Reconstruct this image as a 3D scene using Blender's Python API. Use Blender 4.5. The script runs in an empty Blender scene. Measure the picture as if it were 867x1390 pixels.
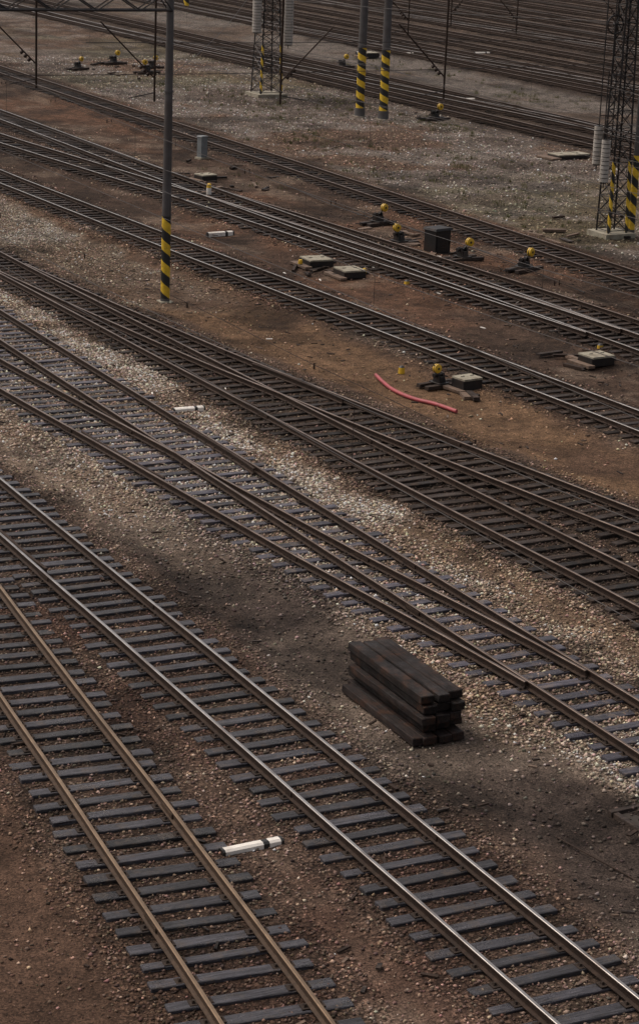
import bpy, math, random
import numpy as np
from mathutils import Vector as V, Matrix
random.seed(7); rng=np.random.default_rng(7)
sc=bpy.context.scene
sc.view_settings.view_transform='Standard'; sc.view_settings.look='None'; sc.view_settings.exposure=0

# ---------------------------------------------------------------- helpers
def link(o,parent=None):
    sc.collection.objects.link(o)
    if parent: o.parent=parent
    return o
def empty(name,loc=(0,0,0),rotz=0):
    e=bpy.data.objects.new(name,None); e.location=loc; e.rotation_euler=(0,0,rotz); e.empty_display_size=.3
    return link(e)
class MB:
    def __init__(s): s.v=[];s.f=[];s.m=[]
    def add(s,vs,fs,mi=0):
        b=len(s.v); s.v+= [tuple(p) for p in vs]; s.f+=[tuple(i+b for i in f) for f in fs]; s.m+=[mi]*len(fs)
    def box(s,c,d,rz=0,mi=0,tilt=0,jit=0,top=1.0,rot=None):
        hx,hy,hz=d[0]/2,d[1]/2,d[2]/2
        vs=[]
        for z in(-1,1):
            k=top if z>0 else 1
            for x,y in((-1,-1),(1,-1),(1,1),(-1,1)):
                vs.append(V((x*hx*k+random.uniform(-jit,jit),y*hy*k+random.uniform(-jit,jit),z*hz+random.uniform(-jit,jit)*.5)))
        M=Matrix.Rotation(rz,3,'Z')@Matrix.Rotation(tilt,3,'Y')
        if rot is not None: M=rot
        vs=[M@p+V(c) for p in vs]
        s.add(vs,[(0,3,2,1),(4,5,6,7),(0,1,5,4),(1,2,6,5),(2,3,7,6),(3,0,4,7)],mi)
    def cyl(s,a,b,r,r2=None,n=10,mi=0,caps=True):
        a=V(a);b=V(b);r2=r if r2 is None else r2
        d=(b-a).normalized(); t=V((0,0,1)) if abs(d.z)<.9 else V((1,0,0))
        x=d.cross(t).normalized(); y=d.cross(x)
        vs=[];
        for i in range(n):
            an=2*math.pi*i/n; o=x*math.cos(an)+y*math.sin(an); vs+=[a+o*r,b+o*r2]
        fs=[(2*i,2*i+1,(2*i+3)%(2*n),(2*i+2)%(2*n)) for i in range(n)]
        if caps: fs+=[tuple(2*i for i in range(n)),tuple(2*i+1 for i in reversed(range(n)))]
        s.add(vs,fs,mi)
    def obj(s,name,mats,parent=None,bevel=0,smooth=False):
        me=bpy.data.meshes.new(name); me.from_pydata(s.v,[],s.f)
        for m in mats: me.materials.append(m)
        me.polygons.foreach_set('material_index',s.m)
        if smooth: me.polygons.foreach_set('use_smooth',[True]*len(s.f))
        me.update()
        o=link(bpy.data.objects.new(name,me),parent)
        if bevel:
            md=o.modifiers.new('b','BEVEL'); md.width=bevel; md.segments=1; md.limit_method='ANGLE'
        if smooth:
            md=o.modifiers.new('e','EDGE_SPLIT'); md.split_angle=math.radians(40)
        return o

def nodes(name):
    m=bpy.data.materials.new(name); m.use_nodes=True
    nt=m.node_tree; return m,nt,nt.nodes['Principled BSDF']
def N(nt,t,**k):
    n=nt.nodes.new(t)
    for a,b in k.items():
        if a.startswith('_'): n.inputs[a[1:].replace('_',' ')].default_value=b
        else: setattr(n,a,b)
    return n
def ramp(nt,pts):
    n=nt.nodes.new('ShaderNodeValToRGB'); e=n.color_ramp.elements
    e[0].position=pts[0][0]; e[0].color=(*pts[0][1],1); e[1].position=pts[-1][0]; e[1].color=(*pts[-1][1],1)
    for p,c in pts[1:-1]:
        q=e.new(p); q.color=(*c,1)
    return n
def basic(name,col,rough=.7,metal=0,scale=6,var=.35,dirt=(.05,.035,.025),dirtamt=.4,bump=.15,spec=.5):
    m,nt,b=nodes(name); L=nt.links
    tc=N(nt,'ShaderNodeNewGeometry')
    n1=N(nt,'ShaderNodeTexNoise',_Scale=scale,_Detail=4.,_Roughness=.65); L.new(tc.outputs['Position'],n1.inputs['Vector'])
    n2=N(nt,'ShaderNodeTexNoise',_Scale=scale*.35,_Detail=3.); L.new(tc.outputs['Position'],n2.inputs['Vector'])
    r1=ramp(nt,[(.3,tuple(c*(1-var) for c in col)),(.7,tuple(min(1,c*(1+var*.5)) for c in col))]); L.new(n1.outputs['Fac'],r1.inputs['Fac'])
    r2=ramp(nt,[(.48,(0,0,0)),(.68,(dirtamt,)*3)]); L.new(n2.outputs['Fac'],r2.inputs['Fac'])
    mx=N(nt,'ShaderNodeMixRGB'); mx.inputs['Color2'].default_value=(*dirt,1)
    L.new(r2.outputs['Color'],mx.inputs['Fac']); L.new(r1.outputs['Color'],mx.inputs['Color1'])
    L.new(mx.outputs['Color'],b.inputs['Base Color'])
    b.inputs['Roughness'].default_value=rough; b.inputs['Metallic'].default_value=metal; b.inputs['Specular IOR Level'].default_value=spec
    bp=N(nt,'ShaderNodeBump',_Strength=bump,_Distance=.02); L.new(n1.outputs['Fac'],bp.inputs['Height']); L.new(bp.outputs['Normal'],b.inputs['Normal'])
    return m
def wood(name,c0,c1,patch,r0,r1,patchamt=.5,grain=(1.2,20,20),spec=.5,lo=.45,hi=1.9):
    m,nt,b=nodes(name); L=nt.links
    g=N(nt,'ShaderNodeNewGeometry')
    mp=N(nt,'ShaderNodeMapping'); mp.inputs['Scale'].default_value=grain; L.new(g.outputs['Position'],mp.inputs['Vector'])
    n1=N(nt,'ShaderNodeTexNoise',_Scale=1.5,_Detail=5.,_Roughness=.75); L.new(mp.outputs['Vector'],n1.inputs['Vector'])
    dk=tuple(c*.3 for c in c0)
    rr=ramp(nt,[(.34,dk),(.44,c0),(.68,c1)]); L.new(n1.outputs['Fac'],rr.inputs['Fac'])
    mr=N(nt,'ShaderNodeMapRange'); mr.inputs['To Min'].default_value=lo; mr.inputs['To Max'].default_value=hi
    L.new(g.outputs['Random Per Island'],mr.inputs['Value'])
    mu=N(nt,'ShaderNodeMixRGB',blend_type='MULTIPLY'); mu.inputs['Fac'].default_value=1
    L.new(rr.outputs['Color'],mu.inputs['Color1']); L.new(mr.outputs['Result'],mu.inputs['Color2'])
    n2=N(nt,'ShaderNodeTexNoise',_Scale=2.6,_Detail=6.,_Roughness=.75); L.new(g.outputs['Position'],n2.inputs['Vector'])
    r2=ramp(nt,[(.52,(0,0,0)),(.62,(patchamt,)*3)]); L.new(n2.outputs['Fac'],r2.inputs['Fac'])
    mx=N(nt,'ShaderNodeMixRGB'); mx.inputs['Color2'].default_value=(*patch,1)
    L.new(r2.outputs['Color'],mx.inputs['Fac']); L.new(mu.outputs['Color'],mx.inputs['Color1'])
    L.new(mx.outputs['Color'],b.inputs['Base Color'])
    n3=N(nt,'ShaderNodeTexNoise',_Scale=.9,_Detail=5.,_Roughness=.7); L.new(g.outputs['Position'],n3.inputs['Vector'])
    r3=ramp(nt,[(.4,(r0,)*3),(.56,(r1,)*3)]); L.new(n3.outputs['Fac'],r3.inputs['Fac']); L.new(r3.outputs['Color'],b.inputs['Roughness'])
    b.inputs['Specular IOR Level'].default_value=spec
    bp=N(nt,'ShaderNodeBump',_Strength=.9,_Distance=.03); L.new(n1.outputs['Fac'],bp.inputs['Height']); L.new(bp.outputs['Normal'],b.inputs['Normal'])
    return m
M_wood_near=wood('sleeper_wood_grey',(.013,.0125,.016),(.05,.048,.057),(.075,.055,.042),.2,.65,.55,spec=.45,lo=.4,hi=2.1)
M_wood_mid=wood('sleeper_wood_slate',(.02,.019,.027),(.085,.08,.102),(.15,.112,.085),.25,.65,.6,spec=.45)
M_wood_far=wood('sleeper_wood_brown',(.014,.010,.0085),(.042,.031,.025),(.08,.052,.037),.45,.85,.5,spec=.22)
M_wood_dist=wood('sleeper_wood_distant',(.016,.011,.009),(.045,.032,.025),(.07,.048,.035),.7,.9,.5,spec=.1)
M_wood_stack=wood('creosoted_timber',(.0055,.004,.004),(.026,.017,.014),(.06,.026,.013),.4,.8,.65,grain=(22,1.2,22),spec=.22,lo=.5,hi=1.9)
M_plank=basic('old_plank',(.15,.1,.07),.8,var=.5)
M_rust=basic('rail_rust',(.038,.023,.016),.8,0,9,.5,(.018,.012,.009),.6,spec=.25)
M_rusttan=basic('rail_rust_tan',(.065,.04,.025),.75,0,9,.4,(.03,.02,.013),.5,spec=.3)
M_top=basic('rail_head_steel',(.45,.42,.39),.25,.9,3,.25,(.14,.09,.065),.5,.03)
M_topd=basic('rail_head_dull',(.17,.128,.105),.4,.7,3,.3,(.07,.043,.03),.75,.03)
M_toptan=basic('rail_head_tan',(.25,.17,.105),.4,.6,3,.3,(.12,.075,.045),.5,.03)
M_plate=basic('base_plate_rust',(.032,.022,.017),.8,0,20,.4,spec=.25)
M_grey=basic('pole_grey_paint',(.085,.08,.08),.55,0,3,.25,(.045,.032,.027),.5)
M_dark=basic('dark_iron',(.018,.016,.016),.5,.3,8,.4,(.045,.026,.017),.5)
M_yel=basic('yellow_paint',(.68,.42,.025),.5,0,7,.15,(.2,.12,.04),.35)
M_blk=basic('black_paint',(.015,.015,.015),.5,0,7,.2)
M_wht=basic('white_paint',(.74,.7,.64),.6,0,9,.12,(.3,.24,.18),.45)
M_conc=basic('concrete_pale',(.3,.275,.21),.8,0,8,.25,(.12,.09,.06),.6)
M_conc2=basic('weight_concrete',(.42,.39,.35),.8,0,8,.2,(.2,.16,.12),.5)
M_steelbl=basic('box_grey_blue',(.17,.185,.19),.5,0,5,.2)
M_hose=basic('red_hose_rubber',(.36,.065,.075),.55,0,8,.2,(.14,.05,.04),.5)
M_wire=basic('wire_dark',(.025,.02,.02),.6,.2)
M_hole=basic('pit_shade',(.03,.023,.018),.9)  # dark colour painted in for the shade inside the drain pit

# ---------------------------------------------------------------- track alignments (x across, y along)
def spl(pts,step=1.0):
    pts=sorted(pts,key=lambda p:p[1]); ys=np.array([p[1] for p in pts],float); xs=np.array([p[0] for p in pts],float)
    n=int((ys[-1]-ys[0])/step); yy=np.linspace(ys[0],ys[-1],n+1)
    xx=np.interp(yy,ys,xs)
    k=max(3,int(6/step)); ker=np.hanning(k+2)[1:-1]; ker/=ker.sum()
    pad=k
    ext=np.concatenate([xx[0]-(xx[1]-xx[0])*np.arange(pad,0,-1),xx,xx[-1]+(xx[-1]-xx[-2])*np.arange(1,pad+1)])
    sm=np.convolve(ext,ker,'same')[pad:-pad]
    return sm,yy
Y1=330
T={}
T['1']=spl([(11.2,8),(12.0,20),(12.7,27.3),(13.2,33),(13.6,38),(14.15,44),(14.95,53),(15.7,63),(16.4,75),(16.85,90),(16.85,Y1)])
T['2']=spl([(16.85,8),(16.85,Y1)])
T['3']=spl([(23.6,8),(23.55,Y1)])
T['3d']=spl([(23.6,8),(23.6,33),(23.4,36.5),(22.75,43),(22.0,53.6),(21.4,61.5),(20.7,72),(20.1,82),(19.8,95),(19.8,Y1)])
T['4b']=spl([(29.1,8),(28.3,39),(27.9,50),(27.5,65),(27.15,80),(27.0,100),(27,Y1)])
T['4a']=spl([(36.6,8),(33.2,30),(31.2,43),(29.8,53),(28.65,62),(27.75,72),(27.2,80),(27.0,100),(27,Y1)])
T['5']=spl([(39.4,8),(37.2,51),(36.5,62),(35.4,80),(34.3,100),(33.6,125),(33.6,Y1)])
T['6']=spl([(43.6,8),(43.4,60),(42.3,95),(42.0,130),(42,Y1)])
T['6b']=spl([(43.6,8),(43.4,60),(42.5,73),(40.9,93),(38.8,113),(37.4,130),(36.9,150),(36.9,Y1)])
T['6c']=spl([(47,8),(45.3,50),(44.7,65),(43.4,83),(42.3,95),(42.0,130),(42,Y1)])
T['7']=spl([(50.2,8),(50.2,Y1)])
far=[('8',71.6),('9',76.2),('10',88.6),('11',93.0),('12',97.6),('13',102.2),('14',107.6),('15',112),('16',116.6),('17',121.3),('18',126),('19',131),('20',136),('21',141),('22',146),('23',151)]
for k,x in far: T[k]=spl([(x+1,60),(x,120),(x-1.5,200),(x-2,Y1+60)],2)
T['8d']=spl([(78,60),(76.2,100),(75.6,118),(73.6,140),(71.5,160),(70.3,185),(69.6,Y1+60)],2)
T['10d']=spl([(93.5,60),(93.0,120),(91.2,140),(89.2,160),(87.6,185),(86.9,Y1+60)],2)
T['14d']=spl([(112.5,60),(111.6,140),(109.5,165),(107,190),(105.9,215),(105.6,Y1+60)],2)
def cx(k,y): return float(np.interp(y,T[k][1],T[k][0]))
def tang(k,y): return math.atan2(cx(k,y+.5)-cx(k,y-.5),1.0)

PROF=[(-.07,0),(.07,0),(.07,.014),(.012,.03),(.012,.115),(.034,.125),(.034,.158),(.024,.165),(-.024,.165),(-.034,.158),(-.034,.125),(-.012,.115),(-.012,.03),(-.07,.014)]
ZR=.058
def rail(mb,xs,ys,off,dz=0,mtop=1,mside=0):
    n=len(xs); P=[]
    for i in range(n):
        a=max(i-1,0);b=min(i+1,n-1)
        d=V((xs[b]-xs[a],ys[b]-ys[a],0)).normalized(); nr=V((d.y,-d.x,0))
        wob=.004*math.sin(ys[i]*.9+off*5)+.004*math.sin(ys[i]*.37+off)
        c=V((xs[i],ys[i],0))+nr*(off+wob)
        for px,pz in PROF: P.append(c+nr*px+V((0,0,pz+ZR+dz)))
    k=len(PROF); base=len(mb.v); mb.v+=[tuple(p) for p in P]
    for i in range(n-1):
        for j in range(k):
            j2=(j+1)%k
            mb.f.append((base+i*k+j,base+i*k+j2,base+(i+1)*k+j2,base+(i+1)*k+j))
            mb.m.append(mtop if j in(6,7,8) else mside)
    mb.f.append(tuple(base+j for j in range(k)));mb.m.append(mside)
    mb.f.append(tuple(base+(n-1)*k+j for j in reversed(range(k))));mb.m.append(mside)
def track_obj(key,main=None,dz=0,mats=(M_rust,M_top),guard=None):
    e=empty('railway_track')
    mb=MB(); X,Y=T[key]
    for off in(-.7525,.7525):
        xs=X;ys=Y
        if main:
            mxs=np.interp(Y,T[main][1],T[main][0]); ok=np.abs(X-mxs)>.07
            xs=X[ok];ys=Y[ok]
        rail(mb,xs,ys,off,dz)
        y=14+random.random()*6
        while y<min(160,Y[-1]-2):
            if not main or abs(cx(key,y)-cx(main,y))>.3:
                for s in(-1,1): mb.box((cx(key,y)+off+s*.027,y,ZR+.075+dz),(.025,.6,.075),-tang(key,y),0)
            y+=12.5
    if guard:
        for (y0,y1,off) in guard:
            yy=np.linspace(y0,y1,8); xx=np.array([cx(key,y) for y in yy]); o=np.array([.05,.012,0,0,0,0,.012,.05])*(-1 if off>0 else 1)
            rail(mb,xx+o,yy,off,dz-.004,mtop=0)
    mb.obj('rails',mats,e)
    return e
def sleepers(parents,keys,wood_m,y0,y1,step=.6,plates=True,zoff=0):
    sb=MB(); pb=MB(); y=y0
    while y<y1:
        yj=y+random.gauss(0,.022)
        cs=sorted([(cx(k,yj),k) for k in keys]); groups=[[cs[0]]]
        for c in cs[1:]:
            if c[0]-groups[-1][-1][0]<2.62: groups[-1].append(c)
            else: groups.append([c])
        for g in groups:
            a=g[0][0]-1.3+random.gauss(0,.05); b=g[-1][0]+1.3+random.gauss(0,.05)
            rz=-tang(g[0][1],yj) if len(g)==1 else -tang(g[0][1],yj)*.5-tang(g[-1][1],yj)*.5
            sb.box(((a+b)/2,yj,-.03+random.gauss(0,.006)),(b-a,.245+random.gauss(0,.016),.15),rz+random.gauss(0,.011),0,random.gauss(0,.003),.01)
            if plates:
                for c,k in g:
                    rzz=-tang(k,yj)
                    for o in(-.7525,.7525):
                        yy=yj+o*math.sin(rz)
                        pb.box((c+o,yy,.049+(.002 if k==g[0][1] else 0)),(.36,.17,.02),rzz,0)
                        for q in(-.115,.115):
                            pb.box((c+o+q,yy,.08),(.055,.07,.05),rzz,0,top=.6)
        y+=step
    sb.obj('sleepers',[wood_m],parents,bevel=.012)
    if plates: pb.obj('base_plates',[M_plate],parents)
e1=track_obj('1',main='2',dz=.0025,mats=(M_rusttan,M_toptan),guard=[(45,50,.66)])
e2=track_obj('2',mats=(M_rust,M_top),guard=[(45,50,-.66)])
sleepers(e2,['1','2'],M_wood_near,14,130)
e3=track_obj('3',guard=[(51,56,.66)],mats=(M_rust,M_topd)); track_obj('3d',main='3',dz=.0025,guard=[(51,56,-.66)],mats=(M_rust,M_topd))
sleepers(e3,['3','3d'],M_wood_mid,14,160)
e4=track_obj('4b',mats=(M_rust,M_topd),guard=[(57,62,-.66)]); track_obj('4a',main='4b',dz=.0025,mats=(M_rust,M_topd),guard=[(57,62,.66)])
sleepers(e4,['4b','4a'],M_wood_far,14,180)
e5=track_obj('5',mats=(M_rust,M_top)); sleepers(e5,['5'],M_wood_far,14,200)
e6=track_obj('6',mats=(M_rust,M_top)); track_obj('6b',main='6',dz=.0025,mats=(M_rust,M_top)); track_obj('6c',main='6',dz=-.0025,mats=(M_rust,M_topd))
sleepers(e6,['6','6b','6c'],M_wood_far,14,220)
e7=track_obj('7',mats=(M_rust,M_topd)); sleepers(e7,['7'],M_wood_far,14,250,plates=False)
for k,x in far:
    e=track_obj(k,mats=(M_rust,M_topd))
    kk=[k]
    if k=='8': track_obj('8d',main='8',dz=.0025,mats=(M_rust,M_top)); kk=['8','8d']
    if k=='10': track_obj('10d',main='10',dz=.0025,mats=(M_rust,M_top)); kk=['10','10d']
    if k=='14': track_obj('14d',main='14',dz=.0025,mats=(M_rust,M_top)); kk=['14','14d']
    sleepers(e,kk,M_wood_dist,70 if x<95 else 110,280 if x<120 else 330,plates=False)

# ---------------------------------------------------------------- ground
def vn(x,y,s,seed):
    r=np.random.default_rng(seed).random((256,256)); x=x/s+1000;y=y/s+1000
    xi=np.floor(x).astype(int);yi=np.floor(y).astype(int);fx=x-xi;fy=y-yi;fx=fx*fx*(3-2*fx);fy=fy*fy*(3-2*fy)
    a=r[xi%256,yi%256];b=r[(xi+1)%256,yi%256];c=r[xi%256,(yi+1)%256];d=r[(xi+1)%256,(yi+1)%256]
    return (a*(1-fx)+b*fx)*(1-fy)+(c*(1-fx)+d*fx)*fy
def fbm(x,y,s,seed,o=4):
    t=0;w=0
    for i in range(o): t=t+vn(x,y,s/2**i,seed+i)*.6**i; w+=.6**i
    return t/w
def ss(a,b,x): t=np.clip((x-a)/(b-a),0,1); return t*t*(3-2*t)
ALLK=list(T.keys())
def zone(x,y):
    col=np.zeros((len(x),3)); st=np.zeros(len(x))
    n1=fbm(x,y,7,1); n2=fbm(x,y,2.2,11); n3=fbm(x,y,18,21); n4=fbm(x,y,.8,31)
    xw=x+(n2-.5)*1.8+(n1-.5)*1.4
    def C(c): return np.array(c)[None,:]
    def mix(m,c):
        nonlocal col; m=np.clip(m,0,1)[:,None]; col=col*(1-m)+C(c)*m
    col=col+C((.12,.074,.048))
    def band(a,b,w=.6): return ss(a-w,a+w,xw)*(1-ss(b-w,b+w,xw))
    mix(band(-50,11.5),(.1,.06,.041))
    mix(band(11.5,18.9),(.12,.078,.057))
    mix(band(11.5,18.4)*ss(.45,.62,n1)*.7,(.2,.14,.105))
    mix(band(11.5,18.9)*ss(.5,.62,n2)*.6,(.1,.054,.038))
    b=band(18.6,21.7); mix(b,(.07,.052,.043)); mix(b*ss(.42,.6,n1)*(1-ss(36,44,y)),(.17,.132,.104))
    mix(b*ss(44,52,y)*ss(.35,.6,n2),(.23,.17,.125))
    mix(b*ss(30,36,y)*(1-ss(44,50,y))*ss(.38,.58,n2)*.75,(.036,.027,.023))
    t3b=ss(18.8,19.8,xw)*(1-ss(21.5,22.5,xw))*ss(40,52,y)
    t3=np.maximum(band(21.5,26.0,.45),t3b*.6)
    mix(t3,(.285,.225,.175)); st=np.maximum(st,t3)
    mix(t3*ss(.5,.66,n2)*.75,(.15,.1,.068)); mix(t3*ss(.52,.66,n1)*.6,(.16,.105,.068))
    t4=ss(26.0,26.6,xw)*(1-ss(.6,1.4,xw-np.interp(y,T['4a'][1],T['4a'][0])-.9))
    mix(t4,(.1,.066,.047)); mix(t4*ss(.45,.62,n1)*.6,(.18,.128,.095))
    mix(band(25.6,26.9,.4)*(1-ss(50,58,y))*ss(.4,.6,n1)*.7,(.17,.115,.075))
    g=ss(1.6,2.4,xw-np.interp(y,T['4a'][1],T['4a'][0]))*(1-ss(-2.4,-1.7,xw-np.interp(y,T['5'][1],T['5'][0])))
    mix(g,(.165,.1,.058)); mix(g*ss(.5,.62,n1)*.85,(.1,.06,.04)); gg=g*ss(70,84,y+(n2-.5)*14)
    mix(gg*(.6+.4*ss(.4,.6,n2)),(.24,.2,.16)); mix(gg*ss(.5,.6,n1)*.7,(.14,.09,.057))
    st=np.maximum(st,gg*.9)
    b=ss(-1.6,-1,xw-np.interp(y,T['5'][1],T['5'][0]))*(1-ss(51.5,52.8,xw))
    mix(b,(.08,.051,.036)); mix(b*ss(.45,.58,n1)*.85,(.14,.076,.047)); mix(b*ss(.56,.66,n2)*.55,(.21,.155,.115)); mix(b*(1-ss(.3,.42,n2))*.6,(.04,.028,.021))
    b=ss(51.8,53.4,xw)*(1-ss(69,71,xw)); mix(b,(.18,.146,.122)); st=np.maximum(st,b*.7)
    mix(b*ss(.48,.58,n1)*.85,(.125,.076,.05)); mix(b*ss(.5,.6,n3)*.55,(.14,.125,.075)); mix(b*ss(.55,.65,n2)*.5,(.26,.22,.19)); mix(b*(1-ss(.3,.42,n1))*.6,(.07,.048,.036))
    b=ss(69,71,xw); mix(b,(.062,.043,.032)); mix(b*ss(.45,.6,n1)*.7,(.11,.078,.057))
    b=ss(78.2,79.2,xw)*(1-ss(85.5,86.5,xw)); mix(b,(.17,.143,.122)); mix(b*ss(.48,.6,n1)*.7,(.12,.078,.052)); st=np.maximum(st,b*.5)
    d=np.full(len(x),99.)
    for k in ALLK: d=np.minimum(d,np.abs(x-np.interp(y,T[k][1],T[k][0])))
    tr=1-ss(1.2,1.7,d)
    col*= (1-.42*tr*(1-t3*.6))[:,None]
    st=np.maximum(st,.8*(1-ss(1.6,2.3,d)))
    oil=ss(.55,.7,fbm(x,y,3.5,77))*.5; col*=(1-oil)[:,None]
    col*=(.5+1.0*n4)[:,None]
    h=-.01-.11*ss(1.6,2.8,d)+(n2-.5)*.07+(n4-.5)*.07*(.5+.5*(1-tr))
    h=np.where(d<1.5,np.minimum(h,.055),h)
    return col,st,h
xs=np.concatenate([[-600,-200,-60,-15],np.arange(0,56,.22),np.arange(56,165,.8),[175,190,230,320,600,1500]])
ys=np.concatenate([[-400,-100,-20,5],np.arange(14,90,.22),np.arange(90,130,.5),np.arange(130,260,1.2),[275,300,350,450,700,1200,2500]])
gx,gy=np.meshgrid(xs,ys); nx,ny=len(xs),len(ys); fx=gx.ravel();fy=gy.ravel()
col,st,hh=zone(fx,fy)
me=bpy.data.meshes.new('ground')
idx=np.arange(nx*ny).reshape(ny,nx); q=np.stack([idx[:-1,:-1],idx[:-1,1:],idx[1:,1:],idx[1:,:-1]],-1).reshape(-1,4)
def mk(me,co,faces,k):
    me.vertices.add(len(co)); me.vertices.foreach_set('co',co.astype(np.float32).ravel())
    me.loops.add(faces.size); me.loops.foreach_set('vertex_index',faces.astype(np.int32).ravel())
    me.polygons.add(len(faces)); me.polygons.foreach_set('loop_start',np.arange(0,faces.size,k,dtype=np.int32))
    me.update(calc_edges=True)
mk(me,np.stack([fx,fy,hh],-1),q,4)
me.polygons.foreach_set('use_smooth',np.ones(len(q),bool))
ca=me.color_attributes.new('zone','FLOAT_COLOR','POINT'); ca.data.foreach_set('color',np.concatenate([col,st[:,None]],1).astype(np.float32).ravel())
m,nt,b=nodes('ground_ballast_and_soil'); L=nt.links
at=N(nt,'ShaderNodeVertexColor',layer_name='zone'); g=N(nt,'ShaderNodeNewGeometry')
v1=N(nt,'ShaderNodeTexVoronoi',_Scale=13.); v2=N(nt,'ShaderNodeTexVoronoi',_Scale=34.); nz=N(nt,'ShaderNodeTexNoise',_Scale=2.5,_Detail=6.,_Roughness=.78); nb=N(nt,'ShaderNodeTexNoise',_Scale=24.,_Detail=4.,_Roughness=.8)
dist=N(nt,'ShaderNodeTexNoise',_Scale=9.,_Detail=1.)
L.new(g.outputs['Position'],dist.inputs['Vector'])
add=N(nt,'ShaderNodeVectorMath',operation='MULTIPLY_ADD'); add.inputs[1].default_value=(.12,.12,.12); L.new(dist.outputs['Color'],add.inputs[0]); L.new(g.outputs['Position'],add.inputs[2])
for v in(v1,v2): L.new(add.outputs[0],v.inputs['Vector'])
for v in(nz,nb): L.new(g.outputs['Position'],v.inputs['Vector'])
def val(col_out,a,bb):
    sp=N(nt,'ShaderNodeSeparateColor'); L.new(col_out,sp.inputs[0]); mr=N(nt,'ShaderNodeMapRange'); mr.inputs['To Min'].default_value=a; mr.inputs['To Max'].default_value=bb; L.new(sp.outputs[0],mr.inputs['Value']); return mr.outputs['Result']
def mul(a,c):
    n=N(nt,'ShaderNodeMath',operation='MULTIPLY'); L.new(a,n.inputs[0]); L.new(c,n.inputs[1]); return n.outputs[0]
rd=N(nt,'ShaderNodeMapRange'); rd.inputs['From Min'].default_value=.25; rd.inputs['From Max'].default_value=.75; rd.inputs['To Min'].default_value=1.2; rd.inputs['To Max'].default_value=.2; L.new(v1.outputs['Distance'],rd.inputs['Value'])
stone=mul(val(v1.outputs['Color'],.2,2.2),rd.outputs['Result'])
fine=mul(val(v2.outputs['Color'],.3,1.8),val(nb.outputs['Color'],.45,1.55))
mixf=N(nt,'ShaderNodeMix'); L.new(at.outputs['Alpha'],mixf.inputs[0]); L.new(fine,mixf.inputs[2]); L.new(stone,mixf.inputs[3])
big=N(nt,'ShaderNodeMapRange'); big.inputs['From Min'].default_value=.32; big.inputs['From Max'].default_value=.68; big.inputs['To Min'].default_value=.4; big.inputs['To Max'].default_value=1.55; L.new(nz.outputs['Fac'],big.inputs['Value'])
tot=mul(mixf.outputs[0],big.outputs['Result'])
mm=N(nt,'ShaderNodeMixRGB',blend_type='MULTIPLY'); mm.inputs['Fac'].default_value=1; L.new(at.outputs['Color'],mm.inputs['Color1']); L.new(tot,mm.inputs['Color2'])
L.new(mm.outputs['Color'],b.inputs['Base Color']); b.inputs['Roughness'].default_value=.9; b.inputs['Specular IOR Level'].default_value=.12
bp=N(nt,'ShaderNodeBump',_Strength=1.,_Distance=.04); L.new(tot,bp.inputs['Height']); L.new(bp.outputs['Normal'],b.inputs['Normal'])
me.materials.append(m); link(bpy.data.objects.new('ground',me))

# ---------------------------------------------------------------- ballast stones (one mesh)
def stones(name,regions,mat):
    X=[];Y=[];S=[];B=[]
    for(x0,x1,y0,y1,dens,s0,s1,bm) in regions:
        n=int((x1-x0)*(y1-y0)*dens); X.append(rng.uniform(x0,x1,n));Y.append(rng.uniform(y0,y1,n));S.append(s0+(s1-s0)*rng.random(n)**1.8);B.append(np.full(n,bm))
    X=np.concatenate(X);Y=np.concatenate(Y);S=np.concatenate(S);B=np.concatenate(B)
    c,s,h=zone(X,Y); keep=rng.random(len(X))<(.13+.87*s**1.3); keep&=(Y>1.05*X)
    for k in ['1','2','3','3d','4a','4b','5','6','6b','6c','7']:
        cc=np.interp(Y,T[k][1],T[k][0]); keep&=np.abs(np.abs(X-cc)-.7525)>.1
    X,Y,S,B,c,h=X[keep],Y[keep],S[keep],B[keep],c[keep],h[keep]; n=len(X)
    base=np.array([[1,0,0],[0,1,0],[-1,0,0],[0,-1,0],[.2,.1,.75],[.1,0,-.75]])
    fa=np.array([[0,1,4],[1,2,4],[2,3,4],[3,0,4],[1,0,5],[2,1,5],[3,2,5],[0,3,5]])
    an=rng.uniform(0,6.28,n); ca_,sa=np.cos(an),np.sin(an)
    p=base[None]*(1+rng.uniform(-.35,.35,(n,6,3)))+rng.uniform(-.2,.2,(n,6,3)); p*=S[:,None,None]
    q=np.empty_like(p); q[...,0]=p[...,0]*ca_[:,None]-p[...,1]*sa[:,None]; q[...,1]=p[...,0]*sa[:,None]+p[...,1]*ca_[:,None]; q[...,2]=p[...,2]
    q+=np.stack([X,Y,h+S*.3],-1)[:,None,:]
    me=bpy.data.meshes.new(name); mk(me,q.reshape(-1,3),(fa[None]+np.arange(n)[:,None,None]*6).reshape(-1,3),3)
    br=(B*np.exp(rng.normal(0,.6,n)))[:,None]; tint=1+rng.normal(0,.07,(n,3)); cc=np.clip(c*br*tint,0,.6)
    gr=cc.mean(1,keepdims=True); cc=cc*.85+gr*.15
    cc=np.concatenate([cc,np.ones((n,1))],1).repeat(6,0).astype(np.float32)
    ca=me.color_attributes.new('stone','FLOAT_COLOR','POINT'); ca.data.foreach_set('color',cc.ravel()); me.materials.append(mat)
    link(bpy.data.objects.new(name,me)); print(name,n)
m,nt,b=nodes('ballast_stone'); at=N(nt,'ShaderNodeVertexColor',layer_name='stone'); nt.links.new(at.outputs['Color'],b.inputs['Base Color']); b.inputs['Roughness'].default_value=.85; b.inputs['Specular IOR Level'].default_value=.2
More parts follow.
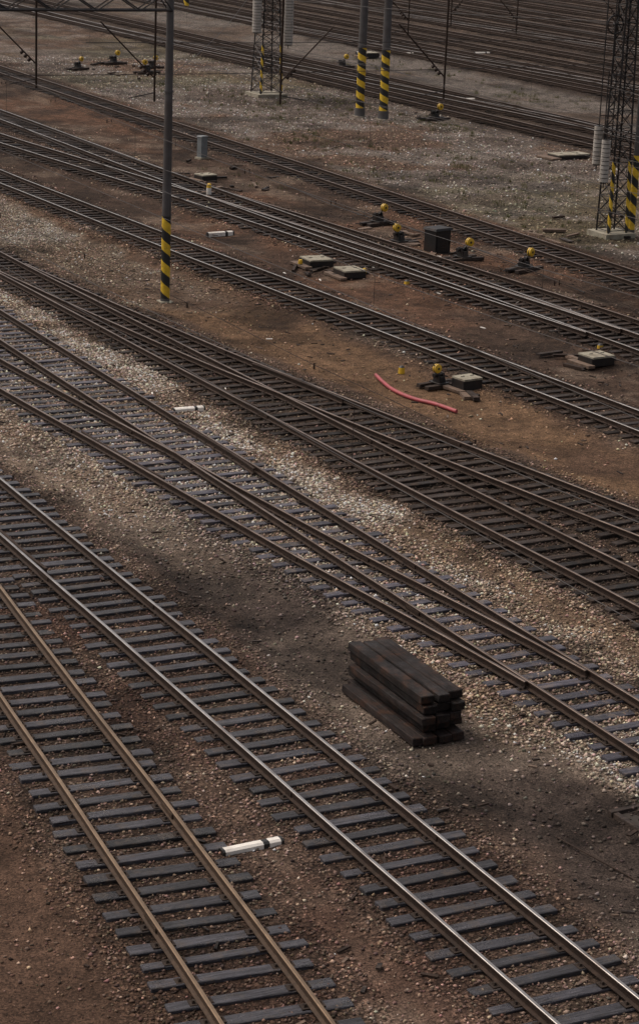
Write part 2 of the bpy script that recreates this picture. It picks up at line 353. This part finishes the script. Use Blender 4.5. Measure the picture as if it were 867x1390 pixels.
stones('ballast_gravel',[(9,19.2,20,62,190,.016,.045,1.5),(19,27,24,85,250,.018,.055,1.5),(26.2,33,34,70,120,.018,.048,1.5),(26,36,70,115,100,.02,.055,1.4),(33,52,48,120,24,.02,.065,2.0),(52,70,72,160,14,.03,.08,1.9)],m)

# ---------------------------------------------------------------- grass
gb=MB()
def tuft(x,y,s,n):
    for i in range(n):
        a=random.uniform(0,6.28); r=random.uniform(0,s); px=x+math.cos(a)*r; py=y+math.sin(a)*r; l=random.uniform(.06,.2); a2=random.uniform(0,6.28); w=.014
        dx,dy=math.cos(a2),math.sin(a2)
        gb.add([(px-dy*w,py+dx*w,-.12),(px+dy*w,py-dx*w,-.12),(px+dx*l*.5,py+dy*l*.5,-.08+l)],[(0,1,2)])
for (cx0,cy0,R,nn) in [(60,128,3,60),(57,112,3,50),(66,131,4,80),(60,140,3,40),(68,118,2.5,60),(55,88,3,30),(82,130,3,60),(54,100,2,20),(47,100,2,12),(62,104,4,40),(58,96,3,40),(83,150,4,50)]:
    for i in range(nn): tuft(cx0+random.gauss(0,R*.6),cy0+random.gauss(0,R*1.2),random.uniform(.1,.45),random.randint(10,26))
M_grass=basic('dry_grass',(.1,.1,.03),.8,var=.5,scale=2,dirt=(.16,.12,.06),dirtamt=.7)
gb.obj('grass',[M_grass])

# ---------------------------------------------------------------- timber stack
e=empty('sleeper_stack',(20.08,35.15,0),math.radians(-1)); sb=MB()
z=-.08
for l in range(5):
    wd=[[.3,.28,.3],[.29,.3,.29],[.3,.3,.28],[.28,.3,.3],[.3,.27,.32]][l]
    for i in range(3):
        w=wd[i]*random.uniform(.94,1.0)
        off=-.31+.31*i+random.uniform(-.008,.008)+[-.03,.05,-.06,.03,0][l]
        ly=random.uniform(-.07,.07)+[-.1,.06,-.12,.0,.04][l]
        sb.box((off,ly,z+.09+random.uniform(-.004,.004)),(w,3.25+random.uniform(-.2,.1),random.uniform(.155,.172)),random.gauss(0,.004)+(.012 if l==2 else 0),0,random.gauss(0,.015),.012)
    z+=.186
sb.box((-.58,-.2,-.0),(.24,3.0,.16),.01,0,0.05,.01)
sb.obj('timbers',[M_wood_stack],e,bevel=.015)
# ---------------------------------------------------------------- striped poles & masts
def stripes_mat(name):
    m,nt,b=nodes(name); L=nt.links
    tc=N(nt,'ShaderNodeTexCoord'); sx=N(nt,'ShaderNodeSeparateXYZ'); L.new(tc.outputs['Object'],sx.inputs[0])
    at=N(nt,'ShaderNodeMath',operation='ARCTAN2'); L.new(sx.outputs[1],at.inputs[0]); L.new(sx.outputs[0],at.inputs[1])
    ad=N(nt,'ShaderNodeMath',operation='MULTIPLY_ADD'); ad.inputs[1].default_value=.78/(2*math.pi); L.new(at.outputs[0],ad.inputs[0]); L.new(sx.outputs[2],ad.inputs[2])
    di=N(nt,'ShaderNodeMath',operation='DIVIDE'); di.inputs[1].default_value=.78; L.new(ad.outputs[0],di.inputs[0])
    fr=N(nt,'ShaderNodeMath',operation='FRACT'); L.new(di.outputs[0],fr.inputs[0])
    gt=N(nt,'ShaderNodeMath',operation='GREATER_THAN'); gt.inputs[1].default_value=.5; L.new(fr.outputs[0],gt.inputs[0])
    nz=N(nt,'ShaderNodeTexNoise',_Scale=5.,_Detail=6.); L.new(tc.outputs['Object'],nz.inputs[0])
    yr=ramp(nt,[(.3,(.5,.31,.02)),(.6,(.75,.5,.03))]); L.new(nz.outputs['Fac'],yr.inputs['Fac'])
    mx=N(nt,'ShaderNodeMixRGB'); L.new(gt.outputs[0],mx.inputs['Fac']); mx.inputs['Color2'].default_value=(.015,.015,.015,1); L.new(yr.outputs['Color'],mx.inputs['Color1'])
    nz2=N(nt,'ShaderNodeTexNoise',_Scale=9.,_Detail=6.,_Roughness=.7); L.new(tc.outputs['Object'],nz2.inputs[0])
    r2=ramp(nt,[(.58,(0,0,0)),(.68,(.6,.6,.6))]); L.new(nz2.outputs['Fac'],r2.inputs['Fac'])
    m2=N(nt,'ShaderNodeMixRGB'); m2.inputs['Color2'].default_value=(.06,.04,.03,1); L.new(r2.outputs['Color'],m2.inputs['Fac']); L.new(mx.outputs['Color'],m2.inputs['Color1'])
    L.new(m2.outputs['Color'],b.inputs['Base Color']); b.inputs['Roughness'].default_value=.55
    return m
M_str=stripes_mat('black_yellow_stripes')
def striped_pole(name,x,y,r,h,z0,z1,base=.0,rt=None):
    e=empty(name,(x,y,-.1))
    a=MB(); a.cyl((0,0,z0),(0,0,z1),r*1.01,r*1.0,n=24,caps=True); a.obj('striped_sleeve',[M_str],e,smooth=True)
    a=MB(); a.cyl((0,0,z1),(0,0,h),r*1.0,(rt or r*.72),n=24); a.cyl((0,0,-.1),(0,0,z0),r*(1.05+base),r*(1.05+base*.6),n=24)
    a.cyl((0,0,h*.58),(0,0,h*.58+.08),r*1.02,n=24)
    a.cyl((0,0,z1-.02),(0,0,z1+.06),r*1.06,n=24)
    a.box((0,0,-.04),(r*2.9,r*2.9,.12),0,1)
    a.obj('mast_tube',[M_grey,M_conc],e,smooth=True)
    return e
striped_pole('catenary_mast',31.0,73.3,.165,13,.12,3.15)
striped_pole('catenary_mast',64.8,122.8,.26,14,.5,4.2,.25)
striped_pole('catenary_mast',65.6,121.2,.26,14,.5,4.2,.25)
def lattice(name,x,y,w0,w1,h,weights=(),wheel=None,rz=0):
    e=empty(name,(x,y,-.1),rz)
    a=MB(); c=[(-1,-1),(1,-1),(1,1),(-1,1)]
    def pt(i,z): k=(w0+(w1-w0)*z/h)/2; return V((c[i%4][0]*k,c[i%4][1]*k,z))
    for i in range(4): a.cyl(pt(i,0.15),pt(i,h),.05,n=4,mi=0)
    z=.3
    while z<h-.6:
        dz=.75
        for i in range(4):
            a.cyl(pt(i,z),pt(i+1,z+dz),.022,n=4); a.cyl(pt(i+1,z),pt(i,z+dz),.022,n=4); a.cyl(pt(i,z),pt(i+1,z),.018,n=4)
        z+=dz
    a.box((0,0,.05),(w0+.6,w0+.6,.3),0,1)
    a.obj('lattice_frame',[M_dark,M_conc],e)
    for i in (0,1):
        s=MB(); k=w0/2
        s.cyl((0,0,0),(0,0,3.1),.085,n=8); o=s.obj('striped_leg',[M_str],e); o.location=(c[i][0]*k,c[i][1]*k-.02,.25)
        t=V((-c[i][0]*(w0-w1)/2,-c[i][1]*(w0-w1)/2,h)); o.rotation_euler=V((0,0,1)).rotation_difference(t).to_euler()
    for (wx,wy,z0,z1,r) in weights:
        a=MB(); z=z0
        while z<z1: a.cyl((wx,wy,z),(wx,wy,z+.15),r,n=18,mi=0); a.cyl((wx,wy,z+.15),(wx,wy,z+.185),r*.82,n=12,mi=1); z+=.185
        a.cyl((wx,wy,z0-.25),(wx,wy,h-1.5),.025,n=6,mi=1)
        a.cyl((wx,wy,z0-.06),(wx,wy,z0),r*.8,n=12,mi=1)
        a.cyl((wx,wy,z1+.6),(0,0,z1+.6),.02,n=5,mi=1)
        a.obj('tension_weights',[M_conc2,M_dark],e,smooth=True)
    if wheel:
        a=MB(); wx,wz,R=wheel
        for i in range(20):
            t0=2*math.pi*i/20;t1=2*math.pi*(i+1)/20
            a.cyl((wx+R*math.cos(t0),0,wz+R*math.sin(t0)),(wx+R*math.cos(t1),0,wz+R*math.sin(t1)),.035,n=6)
        for i in range(6):
            t0=math.pi*i/3; a.cyl((wx,0,wz),(wx+R*math.cos(t0),0,wz+R*math.sin(t0)),.02,n=5)
        a.cyl((wx,-.1,wz),(wx,.1,wz),.08); a.cyl((wx,0,wz),(0,0,wz),.03,n=6)
        a.obj('tension_wheel',[M_dark],e)
    return e
lattice('lattice_mast',55.7,81.2,.95,.45,14,weights=[(-.95,-.5,2.5,4.3,.2),(-.95,.15,3.2,4.7,.2)],wheel=(-.6,9.2,.4))
striped_pole('catenary_mast',56.55,80.9,.15,14,.3,3.6)
lattice('lattice_mast',63.5,133.7,1.5,.6,14,weights=[(-1.1,-.6,4.2,8.5,.3),(1.2,-.6,3.4,8.5,.3)])

e=empty('steel_ladder',(54.95,80.9,0)); a=MB()
for q in(-.2,.2): a.cyl((q,0,3.9),(q,0,7.2),.025,n=6)
for i in range(11): a.cyl((-.2,0,4+.3*i),(.2,0,4+.3*i),.018,n=5)
a.cyl((.2,0,4.2),(.75,.3,4.2),.025,n=6); a.cyl((.2,0,7.0),(.75,.3,7.0),.025,n=6); a.obj('ladder_frame',[M_dark],e)

def portal(x0,x1,y,z,drops,leg=None):
    e=empty('overhead_line_gantry',(0,0,0)); a=MB()
    h=.5
    for dy in(-.2,.2):
        a.cyl((x0,y+dy,z),(x1,y+dy,z),.045,n=6); a.cyl((x0,y+dy,z+h),(x1,y+dy,z+h),.045,n=6)
        x=x0;k=0
        while x<x1-.01:
            x2=min(x+.8,x1)
            a.cyl((x,y+dy,z+(h if k%2 else 0)),(x2,y+dy,z+(0 if k%2 else h)),.025,n=4); x=x2;k+=1
    for i in range(int((x1-x0)/1.6)+1): a.cyl((x0+i*1.6,y-.2,z),(x0+i*1.6,y+.2,z),.025,n=4)
    for (dx,zb,s) in drops:
        a.cyl((dx,y,z),(dx,y,zb),.045,n=8,mi=1)
        a.cyl((dx,y,zb+.9),(dx-s*2.3,y,zb+3.1),.03,n=6,mi=1)
        a.cyl((dx,y,zb+.35),(dx-s*1.1,y,zb+.15),.02,n=6)
        for q in(.15,.3,.45): a.cyl((dx-s*(.1+q),y,zb+.9+q*.95),(dx-s*(.16+q),y,zb+.96+q*.95),.08,n=10,mi=1)
    if leg: a.cyl((leg,y,-.1),(leg,y,z+h),.16,.12,n=16)
    a.obj('gantry_steelwork',[M_dark,M_rust],e)
portal(9,31.0,73.3,10.3,[(13.5,6.2,1),(20,6.2,1)],leg=9)
portal(26,56,81.6,13.0,[(29.0,6.7,1),(33.9,6.1,1),(39.4,5.9,-1),(47,6,1)],leg=26)
portal(65.2,90,122,13,[(67.5,4.9,1),(70.5,5.4,-1),(75.3,4.9,1),(83,5,1)],leg=90)
e=empty('overhead_wires'); a=MB()
def wirepts(pts,r=.009,n=4):
    for p,q in zip(pts[:-1],pts[1:]): a.cyl(p,q,r,n=n,caps=False)
for k,zc in [('4b',5.9),('5',6.0),('6',6.0),('6b',6.2),('7',6.0),('8',5.6),('9',5.6),('10',5.6),('2',6.1),('3',6.0)]:
    yy=np.arange(20,250,6.)
    rr=.008 if zc>5.7 else .014
    wirepts([(cx(k,t)+.2*math.sin(t/30),t,zc) for t in yy],rr)
    wirepts([(cx(k,t)+.2*math.sin(t/30),t,zc+.7+.9*abs(((t-20)%60)/30-1)**2) for t in yy],rr)
    for t in yy[::2]: a.cyl((cx(k,t)+.2*math.sin(t/30),t,zc),(cx(k,t)+.2*math.sin(t/30),t,zc+.7+.9*abs(((t-20)%60)/30-1)**2),.006,n=4,caps=False)
for (p,q) in [((55.7,81.2,9.2),(48,150,8.0)),((63.5,133.7,11),(60,75,9.5)),((31,73.3,8),(63.5,133.7,8.6)),((31,81.6,8.4),(62,81.6,8.6)),((26,81.6,7.2),(56,81.6,7.4)),((64.8,122.8,9),(92,122,9.2))]:
    pts=[(p[0]+(q[0]-p[0])*t/12,p[1]+(q[1]-p[1])*t/12,p[2]+(q[2]-p[2])*t/12-(3.0 if abs(p[1]-q[1])>5 else .5)*(t/12)*(1-t/12)) for t in range(13)]
    wirepts(pts,.014)
a.obj('wires',[M_wire],e)
e=empty('signal_wire_run'); a=MB()
for X0,X1 in((46.6,48.2),(46.8,48.5),(31.6,30.2)):
    pts=[(X0+(X1-X0)*i/20,52+i*5,.06+.03*math.sin(i*2.1)) for i in range(21)]
    wirepts(pts,.014)
    for p in pts[::2]: a.cyl((p[0],p[1],-.15),(p[0],p[1],.1),.03,n=6)
a.obj('wires_and_pegs',[M_rust],e)

# ---------------------------------------------------------------- switch stands
def switch_stand(x,y,rz=0,s=1.0,side=1):
    e=empty('switch_stand',(x,y,-.05),rz); e.scale=(s,s,s)
    a=MB()
    a.box((0,-.25,.04),(1.7,.22,.14),0,0,0,.008); a.box((0,.25,.04),(1.7,.22,.14),0.02,0,0,.008)
    a.obj('timbers',[M_wood_far],e,bevel=.01)
    a=MB()
    a.box((0,0,.13),(.5,.66,.04)); a.box((-.13,0,.33),(.06,.42,.38),top=.6); a.box((.13,0,.33),(.06,.42,.38),top=.6)
    a.cyl((-.24,0,.42),(.24,0,.42),.055,n=12); a.cyl((-.3,0,.42),(-.24,0,.42),.09,n=12)
    a.box((.02,-.05,.25),(.22,.3,.22),0,0,top=.7)
    a.cyl((.0,-.02,.42),(side*.28,-.06,.66),.035,.03,n=8); a.cyl((side*.28,-.06,.66),(side*.42,-.08,.95),.028,.022,n=8); a.cyl((side*.42,-.08,.95),(side*.42,-.26,.98),.02,n=8)
    a.cyl((0,0,.42),(-side*.45,.02,.3),.03,n=8)
    a.cyl((-side*.42,0,.08),(-side*1.3,.1,.1),.025,n=8)
    a.obj('iron_frame_and_lever',[M_dark],e,bevel=.006)
    a=MB(); c=V((side*.24,-.12,.72))
    n=28
    a.cyl(c+V((0,-.07,0)),c+V((0,.07,0)),.175,n=n,mi=0); a.cyl(c+V((0,-.09,0)),c+V((0,-.07,0)),.13,.165,n=n,mi=0); a.cyl(c+V((0,-.102,0)),c+V((0,-.09,0)),.05,n=12,mi=1)
    a.cyl(c+V((0,-.02,0)),c+V((0,.02,0)),.178,n=n,mi=1)
    a.obj('counterweight',[M_yel,M_blk],e,smooth=True)
    return e
for x,y,rz,sd,s in [(46.7,86.3,.3,1,1),(45.2,81.6,.2,-1,1),(46.0,77.6,.1,1,1),(47.3,74.9,.4,1,1),(34.15,58.6,.2,-1,.82),(68.6,120.0,.2,1,1.1),(60.7,154,.2,1,1.1),(60.7,147.6,.2,-1,1.1),(56.6,150.5,.5,1,1),(62.5,151,.2,1,1),(77.5,150,.2,1,1.1)]:
    switch_stand(x,y,rz,s,sd)
e=empty('relay_cabinet',(45.75,79.3,-.1),.25); a=MB()
a.box((0,0,.5),(.86,.7,1.0),0,0,0,0); a.box((0,0,1.06),(.98,.82,.1),0,0,top=.9); a.box((0,-.36,.5),(.7,.03,.8)); a.box((.36,-.39,.5),(.03,.05,.2),0,1); a.box((0,0,.0),(1.1,.95,.14),0,1)
for i in range(4): a.box((0,-.38,.3+.1*i),(.4,.015,.03),0,1)
a.obj('cabinet',[M_dark,M_plate],e,bevel=.02)
def mbox(x,y,rz,w,d,h,yel=0):
    e=empty('point_machine',(x,y,-.06),rz); a=MB()
    a.box((0,0,h*.45),(w,d,h*.9),0,1)
    a.box((-w*.25,0,h*.95),(w*.48,d*1.06,.07),0,0,0,.004); a.box((w*.25,0,h*.95),(w*.48,d*1.06,.07),0,0,0,.004)
    for q in(-.25,.25): a.cyl((w*q-.08,0,h*.95+.06),(w*q+.08,0,h*.95+.06),.014,n=6,mi=1)
    a.cyl((w*.5,0,h*.4),(w*.5+.35,0,h*.35),.05,n=8,mi=1)
    a.box((-w*.62,.05,.04),(w*.3,d*1.5,.1),0,2,0,.01)
    if yel: a.cyl((yel*w*.68,0,.1),(yel*w*.68,0,h*.8),.09,n=12,mi=3); a.cyl((yel*w*.68,0,h*.8),(yel*w*.68,0,h*.8+.04),.07,n=12,mi=3)
    a.obj('housing',[M_conc,M_dark,M_plank,M_yel],e,bevel=.012)
mbox(39.5,78.0,.0,1.05,.95,.3,-1); mbox(39.75,75.6,.0,.95,.95,.3,1)
mbox(34.75,57.9,.15,.75,.6,.4); mbox(40.75,59.7,.1,.95,.75,.32,0); mbox(44.3,99.9,.2,.9,.7,.3)
mbox(83.5,157,.1,1.2,1,.4); mbox(67.8,103.5,.1,2.2,1.0,.2)
e=empty('trackside_cabinet',(47.3,107.2,-.1),.3); a=MB()
a.box((0,0,.6),(.42,.36,1.1)); a.box((0,0,1.18),(.5,.44,.06),0,0,top=.85); a.box((0,-.19,.62),(.32,.02,.9)); a.cyl((.1,-.2,.6),(.1,-.23,.6),.03,n=8,mi=1); a.box((0,0,.03),(.6,.5,.12),0,1)
a.obj('cabinet',[M_steelbl,M_conc],e,bevel=.015)
e=empty('marker_bollard',(42.4,95.2,-.1)); a=MB(); a.cyl((0,0,0),(0,0,.45),.13,.12,n=14,mi=0); a.cyl((0,0,.45),(0,0,.62),.12,.1,n=14,mi=1); a.cyl((0,0,.62),(0,0,.66),.1,.04,n=14,mi=1); a.obj('bollard',[M_wht,M_yel],e,smooth=True)
for x,y in((41.1,73.4),(33.9,60.6),(42.1,61.5),(76.8,118)):
    e=empty('marker_bollard',(x,y,-.1),random.random()); a=MB(); a.cyl((0,0,0),(0,0,.2),.11,.1,n=14,mi=1); a.cyl((0,0,.2),(0,0,.25),.1,.05,n=14,mi=0); a.obj('bollard',[M_blk,M_yel],e,smooth=True)
def fmark(x,y,L_,rz=0,z=-.05):
    e=empty('fouling_point_marker',(x,y,z),rz); a=MB()
    segs=[(0,.04,1),(.04,.66,0),(.66,.76,1),(.76,.95,0),(.95,1,1)]
    for s0,s1,mi in segs:
        xa=-L_/2+s0*L_; xb=-L_/2+s1*L_
        pr=[(-.1,-.05),(.1,-.05),(.095,.11),(.05,.14),(-.05,.14),(-.095,.11)]
        vs=[(xa,p[0],p[1]) for p in pr]+[(xb,p[0],p[1]) for p in pr]; n=6
        a.add(vs,[(i,(i+1)%n,(i+1)%n+n,i+n) for i in range(n)]+[tuple(reversed(range(n))),tuple(range(n,2*n))],mi)
    a.obj('marker_bar',[M_wht,M_blk],e)
fmark(14.65,30.5,1.15,.05); fmark(25.3,57.9,1.0,.0,-.02); fmark(38.6,85.4,1.3,.1); fmark(76.5,129.1,1.6); fmark(88,159,1.6); fmark(84.6,160,1.5); fmark(95,159,1.5)
def pipe(name,pts,r,mat):
    cu=bpy.data.curves.new(name,'CURVE'); cu.dimensions='3D'; sp=cu.splines.new('BEZIER'); sp.bezier_points.add(len(pts)-1)
    for bpnt,p in zip(sp.bezier_points,pts): bpnt.co=p; bpnt.handle_left_type=bpnt.handle_right_type='AUTO'
    cu.bevel_depth=r; cu.bevel_resolution=3; cu.use_fill_caps=True; cu.materials.append(mat); link(bpy.data.objects.new(name,cu))
pipe('red_hose',[(32.75,60.2,.02),(32.6,59.3,-.04),(32.45,58.3,-.04),(32.55,57.2,-.04),(32.8,56.5,-.03),(33.0,55.5,-.04)],.06,M_hose)
e=empty('drain_pit',(21.75,29.1,-.12),.05); a=MB()
a.box((0,.42,.05),(1.15,.12,.12),0,0,0,.01);a.box((0,-.42,.05),(1.15,.12,.12),0,0,0,.01);a.box((-.5,0,.04),(.12,.7,.12),0,0,0,.01);a.box((.5,0,.04),(.12,.7,.12),0,0,0,.01);a.box((0,0,.02),(.86,.7,.06),0,1)  # last box: shallow dark slab standing in for the pit's shaded inside
a.obj('frame',[M_wood_far,M_hole],e,bevel=.01)
pipe('steel_rod',[(19.8,29.1,-.1),(19.9,28.2,-.06),(20.1,27.2,-.08),(20.2,26,-.08)],.016,M_rust)
pipe('loose_cable',[(47,70,0),(47.6,80,.02),(46.9,90,0),(47.5,98,.02)],.02,M_dark)
e=empty('scrap_planks'); a=MB()
for (x,y,n,R) in [(44.5,97,9,2.0),(46,103,8,2.5),(34.6,57.5,5,1.0),(40.3,60.5,7,.9),(46.2,79,7,1.6),(47,84,6,2),(60.5,150,12,3),(39,77,5,1),(53,82,6,2),(58,84,7,2.5),(69,121,6,2),(36,61,2,1)]:
    for i in range(n): a.box((x+random.gauss(0,R*.5),y+random.gauss(0,R),-.05+random.uniform(0,.04)),(random.uniform(.15,1.3),random.uniform(.1,.3),random.uniform(.03,.12)),random.uniform(-.4,1.9),random.choice([0,0,1,2]),0,.01)
a.obj('planks',[M_plank,M_wood_far,M_rust],e)
e=empty('track_litter'); a=MB()
for i in range(900):
    x=random.uniform(10,50); y=random.uniform(1.1*x+4,1.1*x+45)
    mi=random.choices([0,1,2,3],[5,5,4,.5])[0]
    a.box((x,y,.02 if mi else 0),(random.uniform(.04,.3),random.uniform(.02,.07),.03),random.uniform(0,3.1),mi,0,.008)
a.obj('litter',[M_plank,M_rust,M_wood_far,M_wht],e)
e=empty('clearance_sign',(62.5,187,-.1),.3); a=MB()
for i in range(5):
    for j in range(4): a.box((-.45+.3*j,0,.4+.3*i),(.3,.08,.3),0,(i+j)%2)
a.cyl((0,.08,0),(0,.08,1.8),.04,n=8,mi=1); a.obj('sign_panel',[M_yel,M_blk],e)
for x,y in((88.0,204),(89.2,207)):
    striped_pole('striped_post',x,y,.22,3.2,.1,2.4)

# ---------------------------------------------------------------- light
w=bpy.data.worlds.new('World'); sc.world=w; w.use_nodes=True; nt=w.node_tree
sky=nt.nodes.new('ShaderNodeTexSky'); sky.sky_type='NISHITA'; sky.sun_disc=False
SE=math.radians(58); SA=math.radians(-40)
sky.sun_elevation=SE; sky.sun_rotation=SA; sky.dust_density=6; sky.air_density=1.0
hs=nt.nodes.new('ShaderNodeHueSaturation'); hs.inputs['Saturation'].default_value=.42; nt.links.new(sky.outputs[0],hs.inputs['Color'])
tn=nt.nodes.new('ShaderNodeMixRGB'); tn.blend_type='MULTIPLY'; tn.inputs['Fac'].default_value=1; tn.inputs['Color2'].default_value=(1,.94,.9,1); nt.links.new(hs.outputs[0],tn.inputs['Color1'])
bg=nt.nodes['Background']; bg.inputs['Strength'].default_value=.14; nt.links.new(tn.outputs[0],bg.inputs['Color'])
sd=bpy.data.lights.new('sun','SUN'); sd.energy=1.2; sd.angle=math.radians(30); sd.color=(1,.9,.78)
so=link(bpy.data.objects.new('sun',sd)); dv=V((math.sin(SA)*math.cos(SE),math.cos(SA)*math.cos(SE),math.sin(SE))); so.rotation_euler=dv.to_track_quat('Z','Y').to_euler()

# ---------------------------------------------------------------- camera
H=16.2;rho=0.04;th=math.radians(16.89);az=math.radians(27.2)
fw=V((math.sin(az)*math.cos(th),math.cos(az)*math.cos(th),-math.sin(th))); r0=V((math.cos(az),-math.sin(az),0)); u0=r0.cross(fw)
r=math.cos(rho)*r0+math.sin(rho)*u0; u=-math.sin(rho)*r0+math.cos(rho)*u0
cam=bpy.data.cameras.new('camera'); co=link(bpy.data.objects.new('camera',cam))
Mx=Matrix((( r.x,u.x,-fw.x,0),(r.y,u.y,-fw.y,0),(r.z,u.z,-fw.z,H),(0,0,0,1))); co.matrix_world=Mx
cam.sensor_fit='VERTICAL'; cam.sensor_height=36; cam.sensor_width=36; cam.lens=3000/1390*36; cam.clip_end=5000; cam.clip_start=.5
sc.camera=co
